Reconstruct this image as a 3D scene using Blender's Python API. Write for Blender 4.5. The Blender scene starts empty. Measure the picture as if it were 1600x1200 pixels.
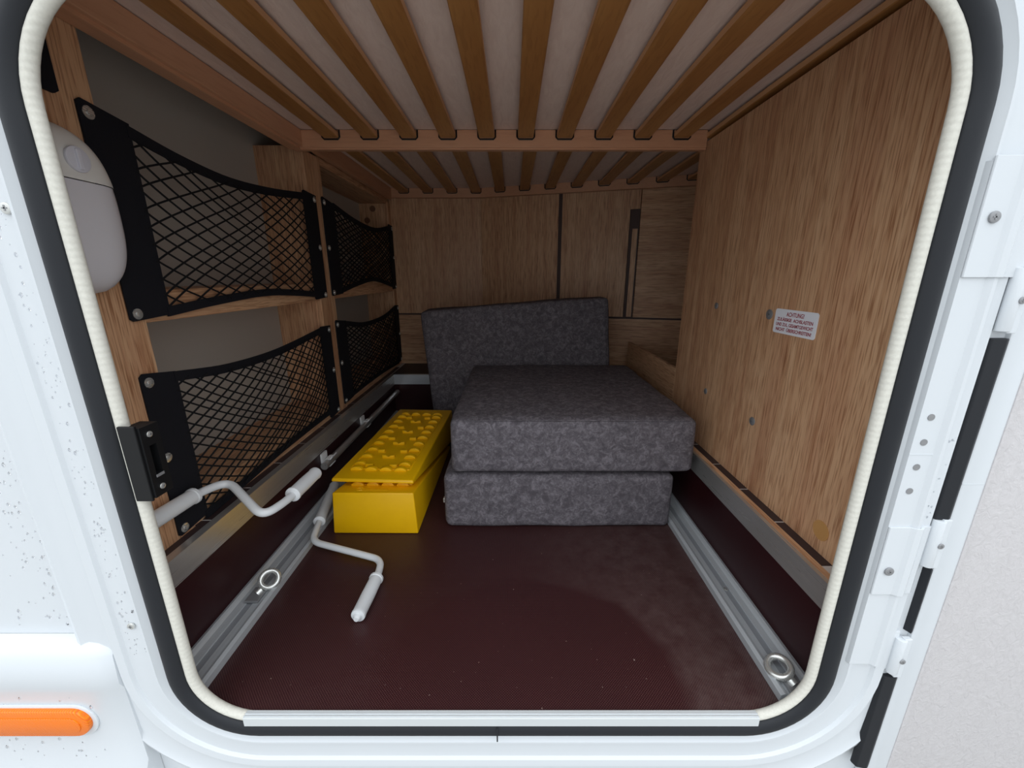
import bpy, bmesh, math, random
from mathutils import Vector, Matrix, noise
random.seed(4)
S = bpy.context.scene
C = S.collection
# ------------------------------------------------------------------ camera, sky, exposure
cam = bpy.data.objects.new('camera', bpy.data.cameras.new('camera'))
C.objects.link(cam)
cam.data.sensor_width = 36.0
cam.data.lens = 620.0 / 1600.0 * 36.0
cam.data.clip_start = 0.01
cam.location = (0.0, 0.0, 0.80)
cam.rotation_euler = (math.radians(90 - 15.25), 0, 0)
S.camera = cam
W = bpy.data.worlds.new('overcast_sky'); S.world = W
W.use_nodes = True
bg = W.node_tree.nodes['Background']
bg.inputs[0].default_value = (0.90, 0.955, 1.0, 1)
# standard overcast sky: zenith three times as bright as the horizon
_n = W.node_tree.nodes; _l = W.node_tree.links
_tc = _n.new('ShaderNodeTexCoord'); _sep = _n.new('ShaderNodeSeparateXYZ'); _l.new(_tc.outputs['Generated'], _sep.inputs[0])
_mr = _n.new('ShaderNodeMapRange'); _l.new(_sep.outputs['Z'], _mr.inputs['Value'])
_mr.inputs['From Min'].default_value = 0.0; _mr.inputs['From Max'].default_value = 1.0
_mr.inputs['To Min'].default_value = 0.62; _mr.inputs['To Max'].default_value = 1.86
_l.new(_mr.outputs[0], bg.inputs[1])
S.view_settings.view_transform = 'Standard'
S.view_settings.look = 'None'
S.view_settings.gamma = 1.0
S.view_settings.use_curve_mapping = False
S.view_settings.exposure = 0.62

# ------------------------------------------------------------------ materials
MATS = {}
def srgb(r, g, b):
    f = lambda c: ((c / 255 + 0.055) / 1.055) ** 2.4 if c / 255 > 0.04045 else c / 255 / 12.92
    return (f(r), f(g), f(b), 1)
class N:
    """tiny node-graph helper"""
    def __init__(s, name):
        s.m = bpy.data.materials.new(name); s.m.use_nodes = True
        s.t = s.m.node_tree; s.n = s.t.nodes; s.b = s.n['Principled BSDF']
        s.co = s.n.new('ShaderNodeTexCoord')
    def link(s, a, b): s.t.links.new(a, b)
    def mapping(s, scale, rot=(0, 0, 0)):
        m = s.n.new('ShaderNodeMapping'); s.link(s.co.outputs['Object'], m.inputs[0])
        m.inputs['Scale'].default_value = scale; m.inputs['Rotation'].default_value = rot
        return m.outputs[0]
    def noise(s, vec, scale=1, detail=4, rough=0.55, dist=0.0):
        t = s.n.new('ShaderNodeTexNoise'); s.link(vec, t.inputs['Vector'])
        t.inputs['Scale'].default_value = scale; t.inputs['Detail'].default_value = detail
        t.inputs['Roughness'].default_value = rough; t.inputs['Distortion'].default_value = dist
        return t.outputs['Fac']
    def ramp(s, fac, stops):
        r = s.n.new('ShaderNodeValToRGB'); s.link(fac, r.inputs[0])
        e = r.color_ramp.elements
        while len(e) < len(stops): e.new(0.5)
        for i, (p, c) in enumerate(stops): e[i].position = p; e[i].color = c
        return r.outputs[0]
    def mix(s, fac, a, b, mode='MIX'):
        m = s.n.new('ShaderNodeMix'); m.data_type = 'RGBA'; m.blend_type = mode
        for sock, v in ((m.inputs[0], fac), (m.inputs[6], a), (m.inputs[7], b)):
            if hasattr(v, 'links'): s.link(v, sock)
            else: sock.default_value = v
        return m.outputs[2]
    def math(s, op, a, b=None):
        m = s.n.new('ShaderNodeMath'); m.operation = op
        for sock, v in ((m.inputs[0], a), (m.inputs[1], b)):
            if v is None: continue
            if hasattr(v, 'links'): s.link(v, sock)
            else: sock.default_value = v
        return m.outputs[0]
    def bump(s, h, strength=0.3, dist=0.002):
        b = s.n.new('ShaderNodeBump'); b.inputs['Strength'].default_value = strength
        b.inputs['Distance'].default_value = dist
        s.link(h, b.inputs['Height']); s.link(b.outputs[0], s.b.inputs['Normal'])
    def fin(s, col=None, rough=0.5, metal=0.0, spec=None):
        if col is not None:
            if hasattr(col, 'links'): s.link(col, s.b.inputs['Base Color'])
            else: s.b.inputs['Base Color'].default_value = col
        if hasattr(rough, 'links'): s.link(rough, s.b.inputs['Roughness'])
        else: s.b.inputs['Roughness'].default_value = rough
        s.b.inputs['Metallic'].default_value = metal
        if spec is not None: s.b.inputs['Specular IOR Level'].default_value = spec
        MATS[s.m.name] = s.m
        return s.m
def plain(name, col, rough=0.5, metal=0.0, spec=None, grain=0.0, gscale=300):
    n = N(name)
    if grain:
        f = n.noise(n.mapping((1, 1, 1)), gscale, 3)
        n.bump(f, grain, 0.001)
        c = n.mix(n.math('MULTIPLY', f, 0.25), col, tuple(v * 0.75 for v in col[:3]) + (1,))
        return n.fin(c, rough, metal, spec)
    f = n.noise(n.mapping((1, 1, 1)), 14, 3)
    c = n.mix(n.math('MULTIPLY', f, 0.12), col, tuple(v * 0.8 for v in col[:3]) + (1,))
    return n.fin(c, rough, metal, spec)
def wood(name, axis, light, mid, dark, fine=1.0, rough=0.5, k=1.0, also=None):
    n = N(name)
    def sc(along, across):
        v = [across] * 3; v[axis] = along
        if also is not None: v[also] = along
        return tuple(v)
    broad = n.noise(n.mapping(sc(0.9, 11 * fine)), 1, 4, 0.55, 1.2)
    streak = n.noise(n.mapping(sc(2.2, 75 * fine)), 1, 5, 0.65, 0.5)
    pore = n.noise(n.mapping(sc(14, 330 * fine)), 1, 2, 0.5)
    c = n.ramp(broad, [(0.30, dark), (0.5, mid), (0.70, light)])
    c = n.mix(n.math('MULTIPLY', n.math('SUBTRACT', streak, 0.30), 0.9), c, mid, 'MIX')
    st = n.ramp(streak, [(0.34, (0.74, 0.62, 0.54, 1)), (0.54, (1, 1, 1, 1))])
    c = n.mix(0.75 * k, c, st, 'MULTIPLY')
    pr = n.ramp(pore, [(0.36, (0.50, 0.37, 0.29, 1)), (0.50, (1, 1, 1, 1))])
    c = n.mix(0.75 * k, c, pr, 'MULTIPLY')
    n.bump(pore, 0.15, 0.0006)
    return n.fin(c, rough)
OAK = (srgb(226, 186, 148), srgb(212, 168, 130), srgb(198, 148, 114))
wood('oak_vertical', 2, *OAK)
wood('oak_along', 1, *OAK)
wood('oak_across', 0, *OAK)
wood('back_oak_vertical', 2, *OAK)
wood('back_oak_across', 0, *OAK, also=1)
wood('beech_ply', 0, srgb(212, 160, 126), srgb(205, 152, 118), srgb(198, 144, 110), 0.5, 0.5, 0.15)
wood('beech_ply_along', 1, srgb(212, 160, 126), srgb(205, 152, 118), srgb(198, 144, 110), 0.5, 0.5, 0.15)
wood('slat_wood', 1, srgb(192, 142, 88), srgb(180, 128, 74), srgb(164, 110, 60), 0.35, 0.42, 0.4)
plain('slat_edge', srgb(208, 158, 114), 0.6)
plain('dark_board', srgb(74, 52, 46), 0.6)
plain('wall_felt', srgb(190, 181, 171), 0.95, grain=0.4, gscale=420)
# film-faced plywood with its anti-slip dot pattern and dust
def film(name, dots):
    n = N(name)
    base = n.mix(n.noise(n.mapping((1, 1, 1)), 5, 4), srgb(40, 11, 15), srgb(50, 16, 20))
    sx = n.n.new('ShaderNodeSeparateXYZ'); n.link(n.co.outputs['Object'], sx.inputs[0])
    if dots:
        k = 2 * math.pi / 0.0052
        a = n.math('SINE', n.math('MULTIPLY', sx.outputs[0], k)); b = n.math('SINE', n.math('MULTIPLY', sx.outputs[1], k))
        d = n.math('MAXIMUM', n.math('MULTIPLY', a, b), 0.0)
        dp = n.math('POWER', d, 2.0)
        c = n.mix(n.math('MULTIPLY', dp, 0.55), base, srgb(128, 92, 88))
        # dust everywhere except a wiped oval in front
        ex = n.math('DIVIDE', n.math('SUBTRACT', sx.outputs[0], 0.03), 0.33)
        ey = n.math('DIVIDE', n.math('SUBTRACT', sx.outputs[1], 0.64), 0.27)
        rr = n.math('ADD', n.math('MULTIPLY', ex, ex), n.math('MULTIPLY', ey, ey))
        w = n.math('ADD', rr, n.math('MULTIPLY', n.math('SUBTRACT', n.noise(n.mapping((1, 1, 1)), 6, 3), 0.5), 0.5))
        out = n.ramp(w, [(0.84, (0, 0, 0, 1)), (1.0, (0.85, 0.85, 0.85, 1))])
        right = n.ramp(sx.outputs[0], [(0.0, (0.10, 0.10, 0.10, 1)), (0.34, (1, 1, 1, 1))])
        fine = n.ramp(n.noise(n.mapping((1, 1, 1)), 26, 6, 0.75), [(0.32, (0.15, 0.15, 0.15, 1)), (0.72, (1, 1, 1, 1))])
        dm = n.math('MULTIPLY', n.math('MULTIPLY', out, right), fine)
        c = n.mix(n.math('MULTIPLY', dm, 0.34), c, srgb(124, 108, 104))
        sp = n.ramp(n.noise(n.mapping((1, 1, 1)), 150, 2, 0.4), [(0.755, (0, 0, 0, 1)), (0.79, (1, 1, 1, 1))])
        c = n.mix(n.math('MULTIPLY', sp, 0.55), c, srgb(190, 170, 160))
        n.bump(dp, 0.35, 0.0006)
        return n.fin(c, 0.42, 0, 0.45)
    sp = n.ramp(n.noise(n.mapping((1, 1, 1)), 60, 3, 0.5), [(0.73, (0, 0, 0, 1)), (0.80, (1, 1, 1, 1))])
    c = n.mix(n.math('MULTIPLY', sp, 0.25), base, srgb(140, 120, 112))
    return n.fin(c, 0.38, 0, 0.4)
film('film_ply_floor', True)
film('film_ply_side', False)
def metal(name, col, rough, axis=1, met=1.0):
    n = N(name)
    v = [160.0] * 3; v[axis] = 3.0
    f = n.noise(n.mapping(tuple(v)), 1, 4)
    c = n.mix(f, col, tuple(x * 0.78 for x in col[:3]) + (1,))
    n.bump(f, 0.12, 0.0005)
    return n.fin(c, n.math('ADD', n.math('MULTIPLY', f, 0.15), rough), met)
metal('aluminium', srgb(206, 203, 200), 0.22, 1, 0.7)
metal('aluminium_across', srgb(220, 224, 230), 0.27, 0, 0.6)
metal('rail_aluminium', srgb(204, 208, 212), 0.36, 1, 0.3)
plain('slot_grey', srgb(150, 153, 158), 0.5, 0.2)
plain('sill_aluminium', srgb(222, 226, 228), 0.4, 0.3)
metal('steel', srgb(226, 226, 222), 0.2, 1, 0.7)
metal('dull_steel', srgb(160, 160, 162), 0.35, 1, 0.5)
plain('vinyl_plank', srgb(58, 44, 46), 0.5)
plain('joint_white', srgb(205, 200, 196), 0.6)
plain('strap_black', srgb(24, 24, 30), 0.85, spec=0.25, grain=0.6, gscale=500)
plain('net_black', srgb(18, 18, 21), 0.8, spec=0.25)
plain('latch_black', srgb(17, 17, 19), 0.5, spec=0.3)
plain('rubber', srgb(31, 33, 38), 0.55, spec=0.35, grain=0.1, gscale=200)
plain('lamp_housing', srgb(226, 222, 216), 0.45)
plain('lamp_lens', srgb(218, 214, 218), 0.35)
plain('lamp_switch', srgb(216, 214, 222), 0.35)
plain('crank_white', srgb(224, 226, 228), 0.38)
plain('clip_white', srgb(228, 228, 228), 0.4)
n = N('gelcoat_white')
f = n.noise(n.mapping((1, 1, 1)), 380, 2)
n.bump(f, 0.05, 0.0006)
n.fin(srgb(214, 218, 222), 0.28)
n = N('door_skin')
v1 = n.noise(n.mapping((95, 95, 60), (0, 0.5, 0)), 1, 5, 0.6, 1.2)
n.bump(v1, 0.55, 0.0035)
n.fin(n.mix(v1, srgb(196, 192, 193), srgb(210, 206, 207)), 0.5)
n = N('piping')
wv = n.n.new('ShaderNodeTexWave'); n.link(n.mapping((1, 1, 1)), wv.inputs[0]); wv.wave_type = 'BANDS'; wv.bands_direction = 'Z'
wv.inputs['Scale'].default_value = 34; wv.inputs['Distortion'].default_value = 1.0
g = n.noise(n.mapping((1, 1, 1)), 300, 2)
n.bump(wv.outputs['Fac'], 0.22, 0.0012)
n.fin(n.mix(g, srgb(226, 223, 212), srgb(204, 201, 191)), 0.75)
n = N('velour')
a = n.noise(n.mapping((1, 1, 1)), 42, 9, 0.78, 0.8); b = n.noise(n.mapping((1, 1, 1)), 160, 4, 0.7)
f = n.math('ADD', n.math('MULTIPLY', a, 0.75), n.math('MULTIPLY', b, 0.25))
c = n.ramp(f, [(0.42, srgb(82, 77, 82)), (0.50, srgb(99, 94, 99)), (0.59, srgb(124, 118, 124))])
n.bump(b, 0.25, 0.001)
n.fin(c, 0.9, 0, 0.2)
n = N('mattress_ticking')
zig = n.noise(n.mapping((70, 16, 30), (0, 0, 0.35)), 1, 3, 0.6, 0.8)
fine = n.noise(n.mapping((1, 1, 1)), 420, 2)
n.bump(zig, 0.5, 0.004)
n.fin(n.mix(n.math('MULTIPLY', zig, 0.9), n.mix(fine, srgb(244, 224, 212), srgb(234, 210, 199)), srgb(212, 184, 172)), 0.9)
n = N('yellow_plastic')
f = n.noise(n.mapping((1, 1, 1)), 18, 5, 0.6)
f2 = n.noise(n.mapping((1, 1, 1)), 170, 2)
c = n.mix(n.math('MULTIPLY', f, 0.5), srgb(252, 196, 0), srgb(226, 164, 4))
n.bump(f2, 0.06, 0.001)
n.fin(c, 0.42)
n = N('orange_reflector')
wv = n.n.new('ShaderNodeTexWave'); n.link(n.mapping((1, 1, 1), (0, 0.7, 0)), wv.inputs[0]); wv.wave_type = 'BANDS'
wv.inputs['Scale'].default_value = 90
n.bump(wv.outputs['Fac'], 0.4, 0.001)
n.fin(n.mix(wv.outputs['Fac'], srgb(238, 104, 0), srgb(248, 134, 0)), 0.15)
plain('sticker_white', srgb(240, 240, 246), 0.4)
plain('sticker_red', srgb(150, 14, 40), 0.5)
plain('cap_brown', srgb(196, 146, 88), 0.5)
plain('cap_dark', srgb(120, 82, 58), 0.5)
n = N('water'); n.b.inputs['Transmission Weight'].default_value = 1.0; n.b.inputs['IOR'].default_value = 1.33
n.fin((0.97, 0.98, 1, 1), 0.02)
plain('asphalt', srgb(160, 158, 154), 0.9, grain=0.5, gscale=120)

# ------------------------------------------------------------------ mesh helpers
def add_box(bm, lo, hi, bevel=0.0, seg=2):
    vs = [bm.verts.new((x, y, z)) for x in (lo[0], hi[0]) for y in (lo[1], hi[1]) for z in (lo[2], hi[2])]
    fs = [bm.faces.new([vs[i] for i in q]) for q in ((0, 1, 3, 2), (4, 6, 7, 5), (0, 4, 5, 1), (2, 3, 7, 6), (0, 2, 6, 4), (1, 5, 7, 3))]
    if bevel:
        es = list({e for f in fs for e in f.edges})
        bmesh.ops.bevel(bm, geom=es, offset=bevel, segments=seg, affect='EDGES', profile=0.5)
    return bm
def box(lo, hi, bevel=0.0, seg=2): return add_box(bmesh.new(), lo, hi, bevel, seg)
def add_tube(bm, pts, r, seg=10, cap=True, radii=None):
    pts = [Vector(p) for p in pts]; rings = []
    up = Vector((0, 0, 1)); prev = None
    for i, p in enumerate(pts):
        t = (pts[min(i + 1, len(pts) - 1)] - pts[max(i - 1, 0)]).normalized()
        if prev is None:
            a = t.cross(up)
            if a.length < 1e-3: a = t.cross(Vector((1, 0, 0)))
        else: a = prev - t * prev.dot(t)
        a.normalize(); prev = a; b = t.cross(a)
        rr = radii[i] if radii else r
        rings.append([bm.verts.new(p + (a * math.cos(2 * math.pi * k / seg) + b * math.sin(2 * math.pi * k / seg)) * rr) for k in range(seg)])
    for i in range(len(rings) - 1):
        for k in range(seg):
            bm.faces.new((rings[i][k], rings[i][(k + 1) % seg], rings[i + 1][(k + 1) % seg], rings[i + 1][k]))
    if cap:
        bm.faces.new(rings[0][::-1]); bm.faces.new(rings[-1])
    return bm
def tube(pts, r, seg=10, radii=None): return add_tube(bmesh.new(), pts, r, seg, True, radii)
def smooth_path(pts, rad, n=6):
    """polyline with rounded corners"""
    pts = [Vector(p) for p in pts]; out = [pts[0]]
    for i in range(1, len(pts) - 1):
        a = (pts[i - 1] - pts[i]); b = (pts[i + 1] - pts[i])
        d = min(rad, a.length * 0.48, b.length * 0.48)
        p0 = pts[i] + a.normalized() * d; p1 = pts[i] + b.normalized() * d
        for k in range(n + 1):
            t = k / n
            out.append(p0 * (1 - t) ** 2 + pts[i] * 2 * t * (1 - t) + p1 * t * t)
    out.append(pts[-1]); return out
def prism(poly, axis, a, b, bevel=0.0):
    """extrude a polygon (list of 2-D points) along an axis: 0 -> (y,z), 1 -> (x,z), 2 -> (x,y)"""
    bm = bmesh.new()
    def mk(p, t): return {0: (t, p[0], p[1]), 1: (p[0], t, p[1]), 2: (p[0], p[1], t)}[axis]
    A = [bm.verts.new(mk(p, a)) for p in poly]; B = [bm.verts.new(mk(p, b)) for p in poly]
    n = len(poly); fs = [bm.faces.new(A[::-1]), bm.faces.new(B)]
    for i in range(n): fs.append(bm.faces.new((A[i], A[(i + 1) % n], B[(i + 1) % n], B[i])))
    bmesh.ops.recalc_face_normals(bm, faces=bm.faces)
    if bevel:
        bmesh.ops.bevel(bm, geom=list(bm.edges), offset=bevel, segments=2, affect='EDGES', profile=0.5)
    return bm
def cyl(c, axis, r, h, seg=20, bevel=0.0):
    poly = [(c[(axis + 1) % 3 if axis != 1 else 0] + r * math.cos(2 * math.pi * k / seg), c[(axis + 2) % 3 if axis != 1 else 2] + r * math.sin(2 * math.pi * k / seg)) for k in range(seg)]
    bm = prism(poly, axis, c[axis] - h / 2, c[axis] + h / 2)
    if bevel:
        es = [e for e in bm.edges if abs(e.verts[0].co[axis] - e.verts[1].co[axis]) < 1e-6]
        bmesh.ops.bevel(bm, geom=es, offset=bevel, segments=2, affect='EDGES', profile=0.5)
    return bm
def torus(c, nrm, R, r, seg=28, sub=10):
    nrm = Vector(nrm).normalized(); a = nrm.orthogonal().normalized(); b = nrm.cross(a); bm = bmesh.new()
    rings = []
    for i in range(seg):
        t = 2 * math.pi * i / seg; d = a * math.cos(t) + b * math.sin(t)
        rings.append([bm.verts.new(Vector(c) + d * (R + r * math.cos(2 * math.pi * k / sub)) + nrm * r * math.sin(2 * math.pi * k / sub)) for k in range(sub)])
    for i in range(seg):
        for k in range(sub):
            bm.faces.new((rings[i][k], rings[(i + 1) % seg][k], rings[(i + 1) % seg][(k + 1) % sub], rings[i][(k + 1) % sub]))
    return bm
def rounded_block(lo, hi, r, n=16, puff=0.0, wob=0.0, seed=0):
    """soft cushion: a subdivided box whose edges are rounded and sides slightly puffed"""
    bm = bmesh.new()
    bmesh.ops.create_cube(bm, size=2.0)
    bmesh.ops.subdivide_edges(bm, edges=bm.edges, cuts=n, use_grid_fill=True)
    c = (Vector(lo) + Vector(hi)) / 2; h = (Vector(hi) - Vector(lo)) / 2
    for v in bm.verts:
        u = v.co.copy()
        # gather more vertices near the edges
        u = Vector([math.copysign(1 - (1 - abs(q)) ** 1.35, q) for q in u])
        p = Vector((u.x * h.x, u.y * h.y, u.z * h.z))
        q = Vector([max(-h[i] + r, min(h[i] - r, p[i])) for i in range(3)])
        d = p - q
        if d.length > 1e-9: p = q + d.normalized() * r
        for i in range(3):
            j, k = (i + 1) % 3, (i + 2) % 3
            if abs(abs(u[i]) - 1) < 1e-5:
                p[i] += math.copysign(puff * (1 - u[j] ** 2) * (1 - u[k] ** 2), u[i])
        w = noise.noise_vector((p + c) * 7 + Vector((seed, 0, 0))) * wob
        v.co = c + p + w
    return bm
def obj(name, bm, mat, parent=None, smooth=False, local=False):
    me = bpy.data.meshes.new(name)
    bmesh.ops.recalc_face_normals(bm, faces=bm.faces)
    bm.to_mesh(me); bm.free()
    me.materials.append(MATS[mat])
    if mat == 'slat_wood': me.materials.append(MATS['slat_edge'])
    if smooth:
        for p in me.polygons: p.use_smooth = True
        try: me.set_sharp_from_angle(angle=math.radians(38))
        except Exception: pass
    o = bpy.data.objects.new(name, me); C.objects.link(o)
    if parent:
        o.parent = parent
        if not local:
            q = parent; off = Vector((0, 0, 0))
            while q: off += q.location; q = q.parent
            o.location = -off
    return o
def tag(o, label, cat, group=None):
    o['label'] = label; o['category'] = cat
    if group: o['group'] = group
    return o
def thing(name, label, cat, loc, group=None):
    o = bpy.data.objects.new(name, None); C.objects.link(o); o.location = loc; o.empty_display_size = 0.05
    return tag(o, label, cat, group)
def struct(name, bm, mat, label, cat, smooth=False):
    o = obj(name, bm, mat, None, smooth); o['kind'] = 'structure'
    return tag(o, label, cat)
def copy_part(src, parent, loc=None):
    o = src.copy(); C.objects.link(o); o.parent = parent
    if loc is not None: o.location = loc
    return o
def text_mesh(name, body, size, mat, parent, matrix, depth=0.0003):
    cu = bpy.data.curves.new(name, 'FONT'); cu.body = body; cu.size = size; cu.align_x = 'CENTER'; cu.extrude = depth; cu.offset = 0.00022
    tmp = bpy.data.objects.new(name + '_tmp', cu); C.objects.link(tmp)
    dg = bpy.context.evaluated_depsgraph_get(); dg.update()
    me = bpy.data.meshes.new_from_object(tmp.evaluated_get(dg))
    bpy.data.objects.remove(tmp); bpy.data.curves.remove(cu)
    me.materials.clear(); me.materials.append(MATS[mat])
    me.transform(matrix)
    o = bpy.data.objects.new(name, me); C.objects.link(o); o.parent = parent
    if parent: o.location = -parent.location
    return o

# ------------------------------------------------------------------ door opening loop (rounded rectangle, offset d outward)
X0, X1, Z0, Z1, RT, RB = -0.580, 0.541, 0.0, 1.135, 0.135, 0.100
def loop(d, n=14, dl=None):
    pts = []
    for cx, cz, r, a0 in ((X1 - RB, Z0 + RB, RB, -90), (X1 - RT, Z1 - RT, RT, 0), (X0 + RT, Z1 - RT, RT, 90), (X0 + RB, Z0 + RB, RB, 180)):
        for k in range(n + 1):
            a = math.radians(a0 + 90 * k / n)
            pts.append((cx + (r + d) * math.cos(a), cz + (r + d) * math.sin(a)))
    return pts
def sweep(profile, closed=False, n=14):
    """profile: list of (offset, y)"""
    bm = bmesh.new(); L = []
    for d, y in profile: L.append([bm.verts.new((x, y, z)) for x, z in loop(d, n)])
    m = len(L[0]); idx = range(len(L)) if closed else range(len(L) - 1)
    for i in idx:
        A, B = L[i], L[(i + 1) % len(L)]
        for k in range(m): bm.faces.new((A[k], A[(k + 1) % m], B[(k + 1) % m], B[k]))
    return bm

# ------------------------------------------------------------------ setting: ground, shell of the luggage bay
g = struct('floor_ground', box((-6, -6, -0.75), (6, 6, -0.70)), 'asphalt', 'grey ground below the vehicle', 'ground')
fl = struct('floor', box((-0.705, 0.568, -0.02), (0.605, 2.275, 0.0)), 'film_ply_floor', 'dark red-brown film-faced plywood floor with dotted anti-slip pattern', 'floor')
struct('baseboard_left', box((-0.725, 0.60, -0.02), (-0.70, 2.29, 0.232)), 'film_ply_side', 'dark red-brown plywood kerb beside the nets', 'baseboard')
struct('baseboard_right', box((0.60, 0.60, -0.02), (0.622, 2.29, 0.232)), 'film_ply_side', 'dark red-brown plywood kerb below the oak panel', 'baseboard')
struct('baseboard_back', box((-0.70, 2.272, -0.02), (0.60, 2.29, 0.232)), 'film_ply_side', 'dark plywood kerb at the far end behind the cushions', 'baseboard')
# ledges: pale base showing in the joints, dark vinyl planks on top, aluminium angle on the edge
lb = struct('trim_1', box((-0.745, 0.60, 0.20), (-0.714, 2.60, 0.2366)), 'joint_white', 'ledge of dark vinyl planks with white joints below the nets', 'ledge')
rbs = struct('trim_2', box((0.618, 0.60, 0.20), (0.650, 2.20, 0.2366)), 'joint_white', 'ledge of dark vinyl planks with white joints below the oak panel', 'ledge')
bb = struct('trim_3', box((-0.745, 2.285, 0.20), (1.05, 2.62, 0.2345)), 'vinyl_plank', 'dark vinyl ledge at the far end of the bay', 'ledge')
def planks(parent, x0, x1, start, count):
    src = None
    for i in range(count):
        y = start + 0.15 * i
        if src is None:
            src = obj('plank', box((x0, 0.002, 0.2335), (x1, 0.148, 0.2372), 0.0006, 1), 'vinyl_plank', parent); src.location = (0, y, 0)
        else: copy_part(src, parent, (0, y, 0))
planks(lb, -0.745, -0.7155, 0.679, 12)
planks(rbs, 0.6215, 0.650, 0.672, 10)
for nm, m, lo, hi, lab in (
        ('trim_4', 'aluminium', ((-0.7165, 0.60, 0.2342), (-0.6965, 2.2755, 0.2385)), ((-0.700, 0.60, 0.177), (-0.6965, 2.2755, 0.2342)), 'aluminium angle on the kerb under the nets'),
        ('trim_5', 'aluminium', ((0.5965, 0.60, 0.2342), (0.606, 2.2755, 0.2385)), ((0.5965, 0.60, 0.179), (0.600, 2.2755, 0.2342)), 'aluminium angle on the kerb under the oak panel'),
        ('trim_6', 'aluminium_across', ((-0.6965, 2.268, 0.2342), (0.5965, 2.290, 0.2385)), ((-0.6965, 2.268, 0.180), (0.5965, 2.272, 0.2342)), 'short aluminium angle across the far kerb')):
    b_ = box(lo[0], lo[1]); add_box(b_, hi[0], hi[1])
    struct(nm, b_, m, lab, 'edge trim')
struct('trim_7', box((0.606, 0.60, 0.2342), (0.6215, 1.55, 0.2385), 0.001), 'oak_along', 'narrow pale wood strip between aluminium angle and dark planks', 'trim strip')
# side walls
struct('wall_left', box((-0.935, 0.6025, -0.05), (-0.91, 2.66, 1.50)), 'wall_felt', 'grey felt-covered side wall behind the nets', 'wall')
wr = struct('wall_right', box((0.645, 0.60, 0.2345), (0.663, 1.525, 1.229), 0.0008, 1), 'oak_vertical', 'oak laminate partition panel carrying the warning sticker', 'wall panel')
struct('wall_right_outer', box((1.06, 0.6025, -0.05), (1.08, 2.66, 1.50)), 'back_oak_vertical', 'hidden outer wall behind the oak partition', 'wall')
struct('ceiling', box((-0.935, 0.6025, 1.50), (1.08, 2.70, 1.52)), 'wall_felt', 'felt-covered ceiling above the bunk', 'ceiling')
struct('floor_under', box((-0.935, 0.605, -0.06), (1.08, 2.70, -0.022)), 'film_ply_side', 'sub floor below the plywood', 'floor')
# back wall: one straight and one angled half, in separate boards
def slant_y(x): return 2.60 - 0.297 * (x + 0.19)
def wall_board(x0, x1, z0, z1, proud=0.0, th=0.02):
    """board on the back wall between two x positions"""
    def yy(x): return (2.60 if x <= -0.19 else slant_y(x)) - proud
    return prism([(x0, yy(x0)), (x1, yy(x1)), (x1, yy(x1) + th), (x0, yy(x0) + th)], 2, z0, z1)
bw = struct('wall_back', wall_board(-0.935, -0.19, -0.05, 1.50, -0.020, 0.03), 'back_oak_vertical', 'back wall of the bay clad in oak boards', 'wall')
obj('wall_core', wall_board(-0.19, 1.07, -0.05, 1.50, -0.020, 0.03), 'back_oak_vertical', bw)
for x0, x1, z0, z1, pr, m in ((-0.74, -0.19, 0.567, 1.42, 0, 'back_oak_vertical'), (-0.189, 0.246, 0.567, 1.42, 0, 'back_oak_vertical'),
                              (0.246, 0.268, 0.567, 1.42, 0.004, 'back_oak_vertical'), (0.290, 0.700, 0.567, 1.42, -0.004, 'back_oak_vertical'), (0.704, 1.06, 0.567, 1.42, -0.001, 'back_oak_across'),
                              (-0.74, -0.19, 0.23, 0.556, 0, 'back_oak_across'), (-0.189, 1.06, 0.23, 0.556, 0, 'back_oak_across')):
    obj('panel', wall_board(x0, x1, z0, z1, pr), m, bw)
# brown cover strips in the joints between the boards
obj('cover_strip', wall_board(0.268, 0.290, 0.567, 1.42, -0.008, 0.012), 'dark_board', bw)
obj('cover_strip', wall_board(-0.74, -0.19, 0.556, 0.567, -0.004, 0.016), 'dark_board', bw)
obj('cover_strip', wall_board(-0.189, 1.06, 0.556, 0.567, -0.004, 0.016), 'dark_board', bw)
hb = obj('batten', wall_board(0.650, 0.698, 0.568, 1.150, 0.010, 0.012), 'dark_board', bw)
obj('batten_strip', wall_board(0.664, 0.690, 0.570, 1.05, 0.014, 0.006), 'back_oak_vertical', bw)
# low board running on behind the oak partition
tag(obj('divider_board', box((0.646, 1.53, 0.2345), (0.661, 2.19, 0.447), 0.001, 1), 'back_oak_across'), 'low oak board running on behind the oak partition', 'board')

# ------------------------------------------------------------------ outside: body wall, flange, seal, piping, sill
bm = bmesh.new()
inner = loop(0.034); A = [bm.verts.new((x, 0.578, z)) for x, z in inner]
ox0, ox1, oz0, oz1 = -3.0, 3.0, -0.42, 2.3
B = []
cx, cz = (X0 + X1) / 2, (Z0 + Z1) / 2
for x, z in inner:
    dx, dz = x - cx, z - cz
    t = min((ox1 - cx) / dx if dx > 0 else (ox0 - cx) / dx if dx < 0 else 9e9, (oz1 - cz) / dz if dz > 0 else (oz0 - cz) / dz if dz < 0 else 9e9)
    B.append(bm.verts.new((cx + dx * t, 0.578, cz + dz * t)))
m = len(A)
for k in range(m): bm.faces.new((A[k], A[(k + 1) % m], B[(k + 1) % m], B[k]))
ex = bmesh.ops.extrude_face_region(bm, geom=list(bm.faces))
far_ = loop(0.10)
new_ = [v for v in ex['geom'] if isinstance(v, bmesh.types.BMVert)]
bmesh.ops.translate(bm, verts=new_, vec=(0, 0.024, 0))
for v in new_:
    for (x, z), (x2, z2) in zip(inner, far_):
        if abs(v.co.x - x) < 1e-6 and abs(v.co.z - z) < 1e-6: v.co.x, v.co.z = x2, z2; break
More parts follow.
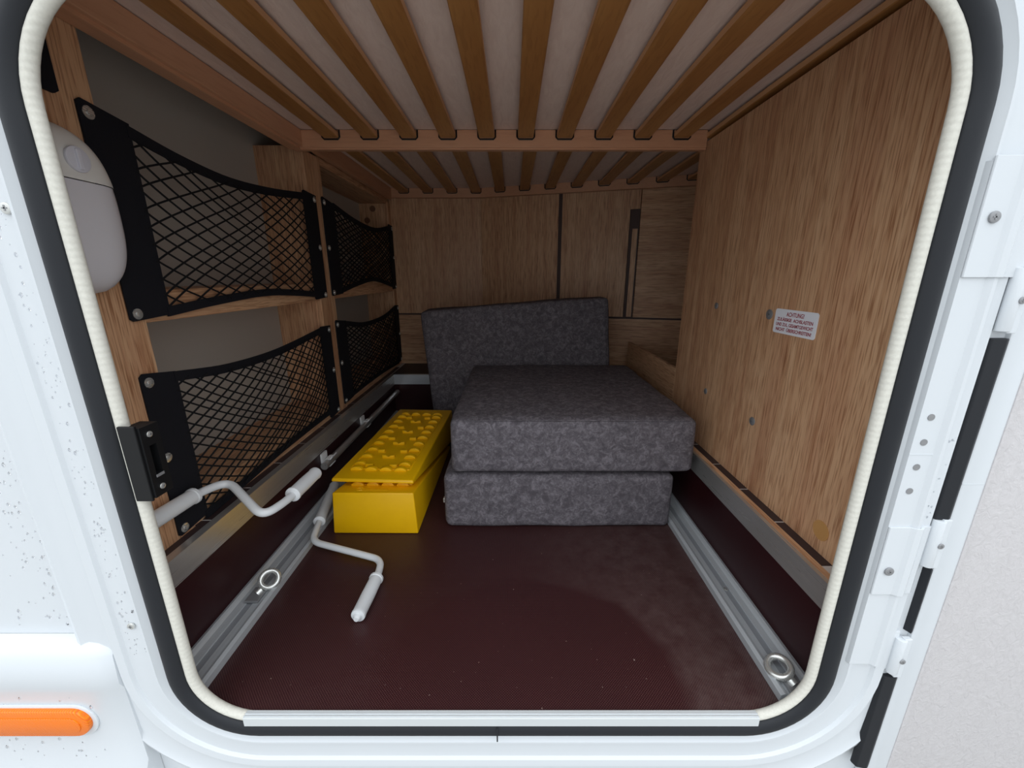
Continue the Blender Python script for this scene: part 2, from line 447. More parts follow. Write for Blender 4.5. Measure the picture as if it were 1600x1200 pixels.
struct('wall_front', bm, 'gelcoat_white', 'white outer body wall of the vehicle around the hatch', 'body panel')
struct('trim_8', sweep([(0.022, 0.573), (0.044, 0.5670), (0.050, 0.5640), (0.061, 0.5590), (0.065, 0.5545), (0.069, 0.5545), (0.0735, 0.5610), (0.111, 0.5610), (0.115, 0.5560), (0.130, 0.5550), (0.135, 0.5600), (0.176, 0.5630),
                        (0.186, 0.5580), (0.194, 0.5610), (0.201, 0.5785), (0.022, 0.5785)], True), 'gelcoat_white', 'white hatch flange with raised ridge around the opening', 'hatch frame', True)
struct('trim_9', sweep([(0.031 + 0.0165 * math.cos(t), 0.560 - 0.013 * math.sin(t)) for t in [math.pi * k / 12 for k in range(13)]] + [(0.0145, 0.574), (0.0475, 0.574)], True),
       'rubber', 'black rubber bulb seal around the hatch opening', 'seal', True)
struct('trim_10', sweep([(0.0080 + 0.0085 * math.cos(2 * math.pi * k / 14), 0.562 + 0.0085 * math.sin(2 * math.pi * k / 14)) for k in range(14)], True), 'piping', 'cream ribbed edge piping inside the black seal', 'piping', True)
b_ = box((-0.502, 0.5485, -0.0150), (0.462, 0.5640, 0.0050), 0.0010)
for y in (0.5525, 0.5575): add_box(b_, (-0.502, y - 0.0010, 0.0045), (0.462, y + 0.0010, 0.0060))
struct('trim_11', b_, 'sill_aluminium', 'bright ribbed aluminium sill strip along the bottom of the hatch', 'sill')
jn = obj('seal_joint', box((-0.029, 0.5455, -0.050), (-0.0265, 0.5485, -0.018)), 'rubber', bpy.data.objects['trim_9'])
# screws in the flange
def screw(parent, c, axis_dir, r=0.0075, h=0.004, mat='steel', name='screw'):
    ax = max(range(3), key=lambda i: abs(axis_dir[i]))
    cc = list(c); sg = 1 if axis_dir[ax] > 0 else -1
    cc[ax] += sg * h / 2
    o = obj(name, cyl(cc, ax, r, h, 18, h * 0.45), mat, parent, True)
    d = [r * 0.42, r * 0.42, r * 0.42]; d[ax] = 0.0004
    e = [r * 0.14, r * 0.14, r * 0.14]
    k = [c[0], c[1], c[2]]; k[ax] += sg * (h + 0.0001)
    bmx = bmesh.new()
    oth = [i for i in range(3) if i != ax]
    for i in oth:
        s_ = [0, 0, 0]; s_[ax] = 0.0005; s_[i] = r * 0.48; s_[[j for j in oth if j != i][0]] = r * 0.13
        add_box(bmx, tuple(k[j] - s_[j] for j in range(3)), tuple(k[j] + s_[j] for j in range(3)))
    s = obj('cross_slot', bmx, 'dull_steel', o); s.location = (0, 0, 0)
    return o
fr = bpy.data.objects['trim_8']
screw(fr, (-0.659, 0.561, 0.885), (0, -1, 0)); screw(fr, (-0.667, 0.561, 0.208), (0, -1, 0), 0.0065)

# skirt with orange reflector
sk = thing('side_skirt', 'white moulded side skirt below the body wall beside the hatch', 'skirt', (-1.2, 0.56, -0.40))
poly = [(0.5775, 0.172), (0.560, 0.168), (0.545, 0.150), (0.541, 0.085), (0.547, 0.070), (0.547, -0.115), (0.538, -0.135), (0.538, -0.40), (0.5775, -0.40)]
bm = bmesh.new(); xs = [-3.0, -0.765, -0.738, -0.722, -0.7135, -0.7118]; dep = [0, 0, 0.002, 0.006, 0.011, 0.04]
R_ = [[bm.verts.new((x, min(0.5775, y + d), z - (d * 0.35 if z > 0.1 else 0))) for y, z in poly] for x, d in zip(xs, dep)]
for i in range(len(R_) - 1):
    for k in range(len(poly) - 1): bm.faces.new((R_[i][k], R_[i][k + 1], R_[i + 1][k + 1], R_[i + 1][k]))
bm.faces.new(R_[0]); bm.faces.new(R_[-1])
obj('shell', bm, 'gelcoat_white', sk, True)
rf = thing('side_reflector', 'long orange side reflector with rounded end on the white skirt', 'reflector', (-1.0, 0.545, 0.008))
def stadium(x0, x1, zc, r, n=12):
    p = [(x0 + r + r * math.cos(math.radians(90 + 180 * k / n)), zc + r * math.sin(math.radians(90 + 180 * k / n))) for k in range(n + 1)]
    p += [(x1 - r + r * math.cos(math.radians(-90 + 180 * k / n)), zc + r * math.sin(math.radians(-90 + 180 * k / n))) for k in range(n + 1)]
    return p
obj('lens', prism(stadium(-1.3, -0.774, 0.008, 0.030), 1, 0.535, 0.547, 0.004), 'orange_reflector', rf, True)
obj('lens_core', prism(stadium(-1.3, -0.788, 0.006, 0.018), 1, 0.5335, 0.536, 0.001), 'orange_reflector', rf, True)
obj('bezel', prism(stadium(-1.31, -0.766, 0.006, 0.037), 1, 0.5435, 0.5475, 0.0015), 'gelcoat_white', rf, True)

# hinge profile and open door on the right
hp = thing('hinge_profile', 'white ridged hinge profile screwed beside the hatch seal', 'hinge profile', (0.63, 0.56, -0.10))
obj('profile', prism([(0.6005, 0.5600), (0.6035, 0.5535), (0.639, 0.5535), (0.645, 0.5485), (0.650, 0.5485), (0.658, 0.5560), (0.672, 0.5580), (0.672, 0.565), (0.6005, 0.565)], 2, 0.13, 0.940), 'gelcoat_white', hp)
for z in (0.598, 0.558, 0.517, 0.476): obj('rivet_hole', cyl((0.620, 0.5532, z), 1, 0.0052, 0.0012, 16), 'dull_steel', hp, True)
obj('joint', box((0.6035, 0.5530, 0.5375), (0.642, 0.5537, 0.5387)), 'gelcoat_white', hp)
hinges = []
for nm, z0, z1, zs, xr, lab in (('upper', 0.798, 0.945, 0.873, 0.699, 'white hinge plate with one screw near the top of the open hatch door'), ('lower', 0.283, 0.412, 0.330, 0.676, 'white hinge plate with rusty screw near the bottom of the open hatch door')):
    hg = thing('door_hinge', lab, 'hinge', (0.64, 0.555, z0))
    obj('plate', prism([(0.6035, 0.5520), (0.6045, 0.5505), (0.637, 0.5505), (0.643, 0.5463), (0.652, 0.5455), (0.662, 0.5525), (xr - 0.006, 0.5525), (xr, 0.5555), (xr, 0.5579), (0.6725, 0.5579), (0.658, 0.5558), (0.6505, 0.5483), (0.6445, 0.5483), (0.6385, 0.5533), (0.6035, 0.5533)], 2, z0, z1, 0.0004), 'gelcoat_white', hg)
    screw(hg, (0.621, 0.5505, zs), (0, -1, 0), 0.0075, 0.003, 'dull_steel')
    kz = z0 - 0.03 if nm == 'upper' else z1 - 0.03
    obj('knuckle', cyl((0.682, 0.5530, kz), 2, 0.0085, 0.085, 16, 0.001), 'gelcoat_white', hg, True)
    obj('knuckle_leaf', box((0.684, 0.548, kz - 0.045), (0.697, 0.556, kz + 0.045), 0.001), 'gelcoat_white', hg)
    screw(hg, (0.6865, 0.5455, kz), (0, -1, 0), 0.005, 0.0025, 'dull_steel')
hg = thing('door_hinge', 'short white hinge knuckle between black rubber strips at the foot of the door', 'hinge', (0.68, 0.555, 0.11))
obj('knuckle', cyl((0.682, 0.5530, 0.150), 2, 0.0085, 0.075, 16, 0.001), 'gelcoat_white', hg, True)
obj('knuckle_leaf', box((0.684, 0.548, 0.105), (0.697, 0.556, 0.190), 0.001), 'gelcoat_white', hg)
obj('plate', box((0.655, 0.5555, 0.115), (0.680, 0.5605, 0.20), 0.001), 'gelcoat_white', hg)
screw(hg, (0.6865, 0.5455, 0.145), (0, -1, 0), 0.005, 0.0025, 'dull_steel')
for z0, z1, lab in ((0.425, 0.715, 'long black rubber strip between the two plated hinges'), (0.200, 0.330, 'thin black rubber strip below the lower hinge plate'), (-0.13, 0.100, 'black rubber strip below the bottom hinge knuckle')):
    w = 0.672 if z0 != 0.200 else 0.688
    tag(obj('hinge_gasket', prism([(w, 0.561), (w + 0.003, 0.5535), (0.692, 0.5500), (0.699, 0.5540), (0.700, 0.565), (w, 0.565)], 2, z0, z1, 0.0012), 'rubber'), lab, 'gasket')
dr = thing('door_1', 'open white hatch door folded back, inner skin with leather grain', 'door', (0.703, 0.56, -0.18)); dr['kind'] = 'structure'
def door_poly(x0, x1, z0, z1, r, n=10):
    p = []
    for cx_, cz_, a0 in ((x1 - r, z0 + r, -90), (x1 - r, z1 - r, 0), (x0 + r, z1 - r, 90), (x0 + r, z0 + r, 180)):
        for k in range(n + 1):
            a = math.radians(a0 + 90 * k / n); p.append((cx_ + r * math.cos(a), cz_ + r * math.sin(a)))
    return p
obj('edge_frame', prism(door_poly(0.7005, 1.93, -0.32, 1.40, 0.05), 1, 0.5550, 0.5775, 0.003), 'gelcoat_white', dr, True)
obj('inner_skin', prism(door_poly(0.7365, 1.89, -0.285, 1.365, 0.03), 1, 0.5535, 0.5560, 0.0006), 'door_skin', dr, True)
obj('frame_joint', box((0.7005, 0.5546, 0.4865), (0.7355, 0.5552, 0.4875)), 'gelcoat_white', dr)
# rain drops on the white body
def drop(bm, x, z, y, r):
    st_ = random.uniform(0.8, 1.7); n_ = 8
    top = bm.verts.new((x, y - r * 0.55, z))
    mid = [bm.verts.new((x + r * 0.75 * math.cos(2 * math.pi * k / n_), y - r * 0.38, z + r * 0.75 * st_ * math.sin(2 * math.pi * k / n_))) for k in range(n_)]
    base = [bm.verts.new((x + r * math.cos(2 * math.pi * k / n_), y - 0.00005, z + r * st_ * math.sin(2 * math.pi * k / n_))) for k in range(n_)]
    for k in range(n_):
        bm.faces.new((top, mid[k], mid[(k + 1) % n_])); bm.faces.new((mid[k], base[k], base[(k + 1) % n_], mid[(k + 1) % n_]))
    bm.faces.new(base[::-1])
def drops(parent, count, fx, fz, y, k):
    bm = bmesh.new()
    for i in range(count): drop(bm, fx(), fz(), y, k * random.choice((0.0010, 0.0013, 0.0018, 0.0025)))
    o = obj('rain_drops', bm, 'water', parent, True); o['kind'] = 'stuff'
U = random.uniform
drops(fr, 150, lambda: U(-0.686, -0.656), lambda: U(0.14, 0.98), 0.5610, 0.8)
drops(bpy.data.objects['wall_front'], 160, lambda: -0.79 - abs(random.gauss(0, 0.05)), lambda: U(0.19, 0.72), 0.5780, 1.0)
drops(sk, 45, lambda: U(-0.98, -0.77), lambda: U(-0.11, 0.06), 0.5470, 1.1)
drops(hp, 40, lambda: U(0.660, 0.669), lambda: U(0.42, 0.58), 0.5563, 0.9)

# ------------------------------------------------------------------ left side: posts, shelf, nets, lamp, latch
NX = -0.737
def post(name, y0, y1, z0, z1, x0, lab, mat='oak_vertical'):
    p = thing(name, lab, 'post', ((x0 + NX) / 2, (y0 + y1) / 2, z0))
    return p
p1 = tag(obj('shelf_upright', box((-0.905, 0.605, 0.2345), (NX, 0.805, 1.40), 0.001, 1), 'oak_vertical'), 'broad oak upright beside the hatch carrying the white lamp', 'upright')
p2 = thing('shelf_upright', 'oak upright with deep side panel between the front and rear nets', 'upright', (-0.82, 1.62, 0.235))
obj('side_panel', box((-0.912, 1.563, 0.2345), (-0.7535, 1.580, 1.242), 0.0008, 1), 'oak_vertical', p2)
obj('front_board', box((-0.7525, 1.563, 0.2345), (NX, 1.688, 1.232), 0.001, 1), 'oak_vertical', p2)
p3 = thing('shelf_upright', 'oak upright in the far corner with two brown screw caps', 'upright', (-0.82, 2.57, 0.235))
obj('side_panel', box((-0.912, 2.552, 0.2345), (-0.7525, 2.568, 1.213), 0.0008, 1), 'oak_vertical', p3)
obj('front_board', box((-0.7515, 2.550, 0.2345), (NX, 2.598, 1.225), 0.001, 1), 'oak_vertical', p3)
for yy, zz in ((-0.830, 1.185), (-0.868, 1.120)): obj('screw_cap', cyl((yy, 2.5515, zz), 1, 0.017, 0.0014, 20), 'cap_dark', p3, True)
for y0, y1, z0, z1, lab in ((0.806, 1.562, 0.708, 0.772, 'thick oak shelf behind the upper front net'), (0.806, 1.562, 0.2345, 0.300, 'oak bottom board behind the lower front net'),
                            (1.689, 2.549, 0.708, 0.772, 'thick oak shelf behind the upper rear net'), (1.689, 2.549, 0.2345, 0.300, 'oak bottom board behind the lower rear net')):
    tag(obj('shelf_board', box((-0.909, y0, z0), (-0.741, y1, z1), 0.001, 1), 'oak_along'), lab, 'shelf')
tag(obj('support_board', box((-0.909, 1.69, 1.214), (-0.745, 2.549, 1.245), 0.001, 1), 'oak_along'), 'board lying over the rear shelf compartment under the bunk', 'board')

def lerp_curve(pts, y):
    """Catmull-Rom through (y,z) points"""
    if y <= pts[0][0]: i = 0
    elif y >= pts[-1][0]: i = len(pts) - 2
    else: i = max(k for k in range(len(pts) - 1) if pts[k][0] <= y)
    p0 = pts[max(i - 1, 0)]; p1_ = pts[i]; p2_ = pts[i + 1]; p3_ = pts[min(i + 2, len(pts) - 1)]
    t = (y - p1_[0]) / (p2_[0] - p1_[0])
    m1 = (p2_[1] - p0[1]) / max(p2_[0] - p0[0], 1e-6) * (p2_[0] - p1_[0]); m2 = (p3_[1] - p1_[1]) / max(p3_[0] - p1_[0], 1e-6) * (p2_[0] - p1_[0])
    return (2 * t ** 3 - 3 * t ** 2 + 1) * p1_[1] + (t ** 3 - 2 * t ** 2 + t) * m1 + (-2 * t ** 3 + 3 * t ** 2) * p2_[1] + (t ** 3 - t ** 2) * m2
def ribbon(f0, f1, y0, y1, x, th, n=24):
    bm = bmesh.new(); rows = []
    for i in range(n + 1):
        y = y0 + (y1 - y0) * i / n; a, b_ = f0(y), f1(y)
        rows.append([bm.verts.new((x, y, a)), bm.verts.new((x + th, y, a)), bm.verts.new((x + th, y, b_)), bm.verts.new((x, y, b_))])
    for i in range(n):
        for k in range(4): bm.faces.new((rows[i][k], rows[i][(k + 1) % 4], rows[i + 1][(k + 1) % 4], rows[i + 1][k]))
    bm.faces.new(rows[0]); bm.faces.new(rows[-1][::-1])
    return bm
def make_net(lab, near, far, top, bot, zlo, zhi, bow, cells, skew, seed):
    """near/far = (y0,y1) of the two webbing straps; top/bot = hem curves (y,z)"""
    t = thing('cargo_net', lab, 'cargo net', (NX, near[0], zlo), 'black cargo nets on the oak shelf')
    rnd = random.Random(seed)
    ya, yb = near[1] - 0.008, far[0] + 0.008
    x0 = NX + 0.0012
    for (y0, y1), end in ((near, 0), (far, 1)):
        z0, z1 = zlo, zhi
        poly = [(y0, z0 + 0.004), (y0 + 0.006, z0), (y1, z0 + (0.006 if end == 0 else 0.004)), (y1, z1 - 0.012 if end == 0 else z1 - 0.004), (y0 + 0.008, z1), (y0, z1 - 0.006)]
        obj('strap', prism(poly, 0, x0, x0 + 0.004, 0.0008), 'strap_black', t)
        ys = y0 + 0.016 if end == 0 else y1 - 0.016
        for zz in (z0 + 0.014, (z0 + z1) / 2, z1 - 0.020):
            sw = obj('washer', cyl((x0 + 0.0049, ys, zz), 0, 0.0105, 0.0018, 20, 0.0006), 'steel', t, True)
            sh = obj('screw_head', cyl((x0 + 0.0068, ys + 0.001, zz), 0, 0.0055, 0.0035, 16, 0.0014), 'steel', sw, True); sh.location = (0, 0, 0)
    ft = lambda y: lerp_curve(top, y); fb = lambda y: lerp_curve(bot, y)
    def bowx(s, tt): return x0 + 0.003 + bow * math.sin(math.pi * s) * (0.35 + 0.65 * math.sin(math.pi * tt))
    obj('top_hem', ribbon(lambda y: ft(y) - 0.011, lambda y: ft(y) + 0.011, ya, yb, x0 + 0.0015, 0.004), 'strap_black', t)
    obj('bottom_hem', ribbon(lambda y: fb(y) - 0.010, lambda y: fb(y) + 0.010, ya, yb, x0 + 0.0015, 0.004), 'strap_black', t)
    bm = bmesh.new()
    nz, ny = cells
    def P(s, q):
        y = ya + (yb - ya) * s; a = fb(y); b_ = ft(y)
        return Vector((bowx(s, q), y, a + (b_ - a) * q))
    for fam in (1, -1):
        k0 = -ny if fam == 1 else 0
        for k in range(-ny - 1, nz + ny + 2):
            pts = []
            ph = rnd.uniform(-0.16, 0.16); wob = rnd.uniform(-0.22, 0.22)
            for i in range(41):
                s = i / 40
                sd = s ** skew
                q = (k + ph + fam * sd * ny * 0.999 + wob * math.sin(3.1 * s)) / nz
                if -0.001 <= q <= 1.001: pts.append(P(s, min(1, max(0, q))))
                elif pts: break
            if len(pts) >= 2: add_tube(bm, pts, 0.0021 if nz < 14 else 0.0029, 5, False)
    nt = obj('netting', bm, 'net_black', t, True); nt['kind'] = 'stuff'
    return t
make_net('black cargo net above the front shelf, behind the white lamp', (0.768, 0.862), (1.515, 1.612),
         [(0.85, 1.066), (0.974, 1.046), (1.128, 1.035), (1.313, 1.046), (1.53, 1.072)], [(0.85, 0.726), (1.009, 0.741), (1.234, 0.752), (1.53, 0.733)], 0.714, 1.092, 0.010, (10, 10), 0.95, 1)
make_net('black cargo net of the lower front compartment, behind the white crank', (0.756, 0.842), (1.515, 1.604),
         [(0.83, 0.590), (0.997, 0.571), (1.217, 0.570), (1.53, 0.598)], [(0.83, 0.248), (0.989, 0.256), (1.193, 0.268), (1.53, 0.272)], 0.243, 0.612, 0.030, (13, 15), 1.0, 2)
make_net('black cargo net above the rear shelf, next to the far corner', (1.660, 1.768), (2.512, 2.592),
         [(1.75, 1.078), (1.991, 1.045), (2.256, 1.036), (2.53, 1.077)], [(1.75, 0.738), (1.956, 0.766), (2.188, 0.782), (2.53, 0.740)], 0.720, 1.096, 0.008, (15, 14), 1.0, 3)
make_net('black cargo net of the lower rear compartment, beside the clipped pole', (1.656, 1.760), (2.512, 2.596),
         [(1.74, 0.600), (1.986, 0.568), (2.295, 0.574), (2.53, 0.612)], [(1.74, 0.275), (1.953, 0.279), (2.213, 0.276), (2.53, 0.262)], 0.256, 0.622, 0.015, (15, 14), 1.0, 5)
# black felt pad at the top of the front upright
tag(obj('felt_pad', prism([(0.640, 1.30), (0.640, 1.085), (0.735, 1.082), (0.743, 1.088), (0.743, 1.30)], 0, NX + 0.0005, NX + 0.006, 0.001), 'strap_black'), 'black pad on the oak upright above the white lamp', 'pad')
# lamp
lp = thing('wall_lamp', 'oval white lamp with round switch on the oak upright', 'lamp', (NX, 0.69, 0.767))
def lamp_shell(z0, z1, x_off, inset):
    """slice of a rounded-oval pillow between two heights"""
    bm = bmesh.new(); yc, zc, hy, hz, dp = 0.690, 0.900, 0.092 - inset, 0.135 - inset, 0.046 - x_off
    nz_, ny_ = 22, 18; rows = []
    for i in range(nz_ + 1):
        z = z0 + (z1 - z0) * i / nz_; w = max(0.0, 1 - abs((z - zc) / hz) ** 2.6) ** (1 / 2.2)
        row = []
        for j in range(ny_ + 1):
            u = -1 + 2 * j / ny_; y = yc + hy * w * u
            e = (max(0.0, 1 - abs(u) ** 4.5) ** 0.5) * (max(0.0, 1 - abs((z - zc) / hz) ** 5) ** 0.5)
            row.append(bm.verts.new((NX + 0.002 + dp * e, y, z)))
        rows.append(row)
    for i in range(nz_):
        for j in range(ny_): bm.faces.new((rows[i][j], rows[i][j + 1], rows[i + 1][j + 1], rows[i + 1][j]))
    bmesh.ops.remove_doubles(bm, verts=bm.verts, dist=1e-5)
    return bm
obj('housing', lamp_shell(0.948, 1.0345, 0.0, 0.0), 'lamp_housing', lp, True)
obj('diffuser', lamp_shell(0.7655, 0.947, 0.002, 0.001), 'lamp_lens', lp, True)
obj('back_plate', box((NX + 0.0005, 0.640, 0.80), (NX + 0.006, 0.745, 1.00), 0.002), 'lamp_housing', lp)
sw = obj('switch', cyl((NX + 0.049, 0.700, 0.978), 0, 0.019, 0.005, 28, 0.0015), 'lamp_switch', lp, True)
k_ = obj('switch_lever', box((NX + 0.050, 0.696, 0.963), (NX + 0.0545, 0.704, 0.993), 0.0015), 'lamp_switch', sw); k_.location = (0, 0, 0)
# latch
la = thing('latch_plate', 'black plastic latch striker on the hatch edge below the lamp', 'latch', (-0.57, 0.565, 0.46))
b_ = box((-0.5835, 0.5530, 0.464), (-0.5715, 0.5850, 0.580))
for y0, y1, z0, z1 in ((0.5530, 0.5625, 0.464, 0.580), (0.5745, 0.5850, 0.464, 0.580), (0.5625, 0.5745, 0.464, 0.500), (0.5625, 0.5745, 0.548, 0.580)): add_box(b_, (-0.5715, y0, z0), (-0.5565, y1, z1))
obj('body', b_, 'latch_black', la)
obj('front_flange', box((-0.5860, 0.5490, 0.460), (-0.5600, 0.5535, 0.584), 0.0012), 'latch_black', la)
obj('pocket', box((-0.5720, 0.5628, 0.5003), (-0.5708, 0.5742, 0.5477)), 'latch_black', la)
obj('pocket_rim', box((-0.5568, 0.5615, 0.495), (-0.5558, 0.5755, 0.4995), 0.0003), 'dull_steel', la)
for z in (0.566, 0.478): screw(la, (-0.5565, 0.5665, z), (1, 0, 0), 0.0048, 0.0022)

# ------------------------------------------------------------------ bunk: slatted bases and mattresses
def slat_mesh(w, y0, y1, z, th, camber):
    bm = bmesh.new(); n_ = 10; rows = []
    for i in range(n_ + 1):
        t = i / n_; y = y0 + (y1 - y0) * t; zz = z + camber * 4 * t * (1 - t)
        rows.append([bm.verts.new((sx * w / 2, y, zz + dz)) for sx, dz in ((-1, 0.0015), (-0.93, 0), (0.93, 0), (1, 0.0015), (1, th), (-1, th))])
    for i in range(n_):
        for k in range(6): bm.faces.new((rows[i][k], rows[i][(k + 1) % 6], rows[i + 1][(k + 1) % 6], rows[i + 1][k]))
    bm.faces.new(rows[0]); bm.faces.new(rows[-1][::-1])
    for f in bm.faces:
        if abs(f.normal.x) > 0.8 or (f.calc_center_median().x and abs(abs(f.calc_center_median().x) - w / 2) < 1e-4): f.material_index = 1
    return bm
def holder_mesh(w, y, z, nrm=0.0):
    """dark rubber cup around the slat end"""
    pts = [(-w / 2 - 0.003, z + 0.022), (-w / 2 - 0.003, z + 0.001), (-w / 2 + 0.003, z - 0.005), (w / 2 - 0.003, z - 0.005), (w / 2 + 0.003, z + 0.001), (w / 2 + 0.003, z + 0.022)]
    bm = bmesh.new()
    for dx, dz in ((0, 0),):
        add_tube(bm, [(x, y - 0.002 - nrm * x, zz) for x, zz in pts], 0.0026, 6)
    return bm
b1 = thing('slatted_bed_base', 'slatted bunk base of beech with ten wide slats above the cushions', 'bed base', (-0.02, 1.0, 1.21))
obj('cross_beam', box((-0.725, 1.470, 1.209), (0.643, 1.505, 1.2612), 0.002), 'beech_ply', b1)
obj('beam_lip', box((-0.725, 1.474, 1.2035), (0.643, 1.496, 1.2095), 0.001), 'beech_ply', b1)
obj('side_rail', box((-0.715, 0.615, 1.211), (-0.690, 1.4695, 1.2612), 0.002), 'beech_ply_along', b1)
obj('side_rail_foot', box((-0.735, 0.615, 1.203), (-0.700, 1.4695, 1.2115), 0.001), 'beech_ply_along', b1)
obj('front_beam', box((-0.715, 0.606, 1.209), (0.643, 0.640, 1.2612), 0.002), 'beech_ply', b1)
src = hs = None
for i in range(11):
    x = -0.594 + 0.1278 * i
    if src is None:
        src = obj('slat', slat_mesh(0.051, 0.641, 1.476, 1.2375, 0.014, 0.004), 'slat_wood', b1); hs = obj('slat_holder', holder_mesh(0.051, 1.470, 1.2375), 'latch_black', b1)
        off = Vector(src.location)
        src.location = off + Vector((x, 0, 0)); hs.location = off + Vector((x, 0, 0))
    elif i < 10 or True:
        copy_part(src, b1, off + Vector((x if i < 10 else 0.665, 0, 0)))
        if i < 10: copy_part(hs, b1, off + Vector((x, 0, 0)))
tag(obj('mattress', rounded_block((-0.715, 0.608, 1.262), (1.04, 1.505, 1.40), 0.006, 10), 'mattress_ticking', None, True), 'pale ticking mattress lying on the front slatted base', 'mattress')
tag(obj('support_rail', box((0.6645, 0.61, 1.205), (1.05, 1.465, 1.2360)), 'oak_along'), 'rail beneath the mattress behind the oak partition', 'rail')
b2 = thing('slatted_bed_base', 'narrower slatted bunk base reaching the far back wall', 'bed base', (-0.02, 2.0, 1.25))
def yb2(x): return (2.555 if x <= -0.19 else 2.555 - 0.297 * (x + 0.19))
obj('cross_beam', prism([(-0.735, yb2(-0.735)), (-0.19, yb2(-0.19)), (1.05, yb2(1.05)), (1.05, yb2(1.05) + 0.03), (-0.19, yb2(-0.19) + 0.03), (-0.735, yb2(-0.735) + 0.03)], 2, 1.247, 1.345), 'beech_ply', b2)
obj('side_rail', box((-0.735, 1.508, 1.236), (-0.712, 2.5545, 1.330), 0.002), 'beech_ply_along', b2)
obj('side_rail_foot', box((-0.760, 1.69, 1.2465), (-0.736, 2.5545, 1.262), 0.001), 'beech_ply_along', b2)
obj('front_beam', box((-0.712, 1.507, 1.262), (1.05, 1.530, 1.330), 0.002), 'beech_ply', b2)
for i in range(12):
    x = -0.638 + 0.142 * i; ye = yb2(x)
    obj('slat', (lambda bm_: (bmesh.ops.translate(bm_, verts=bm_.verts, vec=(x, 0, 0)), bm_)[1])(slat_mesh(0.054, 1.531, ye + 0.006, 1.275, 0.011, 0.002)), 'slat_wood', b2)
    obj('slat_holder', (lambda bm_: (bmesh.ops.translate(bm_, verts=bm_.verts, vec=(x, 0, 0)), bm_)[1])(holder_mesh(0.054, ye, 1.275, 0.297 if x > -0.19 else 0)), 'latch_black', b2)
bm = prism([(-0.711, 1.531), (1.045, 1.531), (1.045, yb2(1.045) - 0.001), (-0.19, 2.554), (-0.711, 2.554)], 2, 1.298, 1.42)
tag(obj('mattress', bm, 'mattress_ticking'), 'pale ticking mattress lying on the rear slatted base', 'mattress')

# ------------------------------------------------------------------ oak partition details
for y, z, r in ((1.270, 0.709, 0.0100), (1.003, 0.707, 0.0125), (1.267, 0.430, 0.0100), (1.000, 0.424, 0.0115)): screw(wr, (0.645, y, z), (-1, 0, 0), r, 0.003, 'dull_steel')
obj('cover_cap', cyl((0.6447, 0.719, 0.287), 0, 0.021, 0.0016, 28), 'cap_brown', wr, True)
st = thing('warning_sticker', 'white warning sticker with four lines of red German capitals', 'sticker', (0.6445, 0.91, 0.67))
bm = prism(door_poly(0.8405, 0.981, 0.667, 0.724, 0.006, 5), 0, 0.6440, 0.6449)
obj('label_sheet', bm, 'sticker_white', st)
for i, (s_, sz, w) in enumerate((('ACHTUNG!', 0.0135, 0.058), ('ZULÄSSIGE  ACHSLASTEN', 0.0105, 0.118), ('UND ZUL. GESAMTGEWICHT', 0.0105, 0.122), ('NICHT  ÜBERSCHREITEN!', 0.0105, 0.118))):
    mtx = Matrix.Translation((0.6438, 0.911, 0.7085 - 0.0118 * i)) @ Matrix(((0, 0, -1, 0), (-1, 0, 0, 0), (0, 1, 0, 0), (0, 0, 0, 1)))
    o = text_mesh('lettering', s_, sz, 'sticker_red', st, Matrix.Identity(4), 0.0001)
    xs_ = [v.co.x for v in o.data.vertices]; k = w / (max(xs_) - min(xs_))
    o.data.transform(mtx @ Matrix.Diagonal((k, 1, 1, 1)))

# ------------------------------------------------------------------ floor rails, eye bolts
def rail(x0, x1, y0, y1, lab):
    w = x1 - x0
    prof = [(0, 0.0005), (0, 0.017), (0.008, 0.020), (0.014, 0.017), (0.018, 0.0125), (w * 0.40, 0.0115), (w * 0.405, 0.0085), (w * 0.595, 0.0085), (w * 0.60, 0.0115), (w - 0.018, 0.0125), (w - 0.014, 0.017), (w - 0.008, 0.020), (w, 0.017), (w, 0.0005)]
    t = thing('lashing_rail', lab, 'rail', (x0 + w / 2, y0, 0.0005))
    obj('rail_profile', prism([(x0 + a, b_) for a, b_ in prof], 1, y0, y1), 'rail_aluminium', t)
    obj('slot_floor', box((x0 + w * 0.41, y0 + 0.001, 0.0082), (x0 + w * 0.59, y1, 0.0088)), 'slot_grey', t)
    return t
rail(-0.699, -0.612, 0.585, 2.26, 'aluminium lashing rail on the floor beside the yellow ramps')
rr_ = rail(0.520, 0.599, 0.582, 2.26, 'aluminium lashing rail on the floor under the oak partition')
screw(rr_, (0.5595, 0.86, 0.0088), (0, 0, 1), 0.006, 0.002)
def eyebolt(x, y, nrm, rx, ry, rz, lab):
    t = thing('eye_bolt', lab, 'eye bolt', (x, y, 0.0118))
    obj('ring', torus((rx, ry, rz), nrm, 0.0205, 0.0066), 'steel', t, True)
    obj('foot', box((x - 0.017, y - 0.024, 0.0119), (x + 0.017, y + 0.024, 0.0190), 0.002), 'dull_steel', t)
    obj('shank', tube([(x, y, 0.018), ((x * 2 + rx) / 3, (y * 2 + ry) / 3, 0.022)], 0.009, 14), 'steel', t, True)
eyebolt(-0.650, 0.834, (0.35, -0.62, 0.70), -0.633, 0.866, 0.036, 'steel eye bolt in the rail beside the white crank')
eyebolt(0.5600, 0.602, (-0.35, -0.10, 0.93), 0.545, 0.630, 0.030, 'steel eye bolt in the rail under the oak partition')

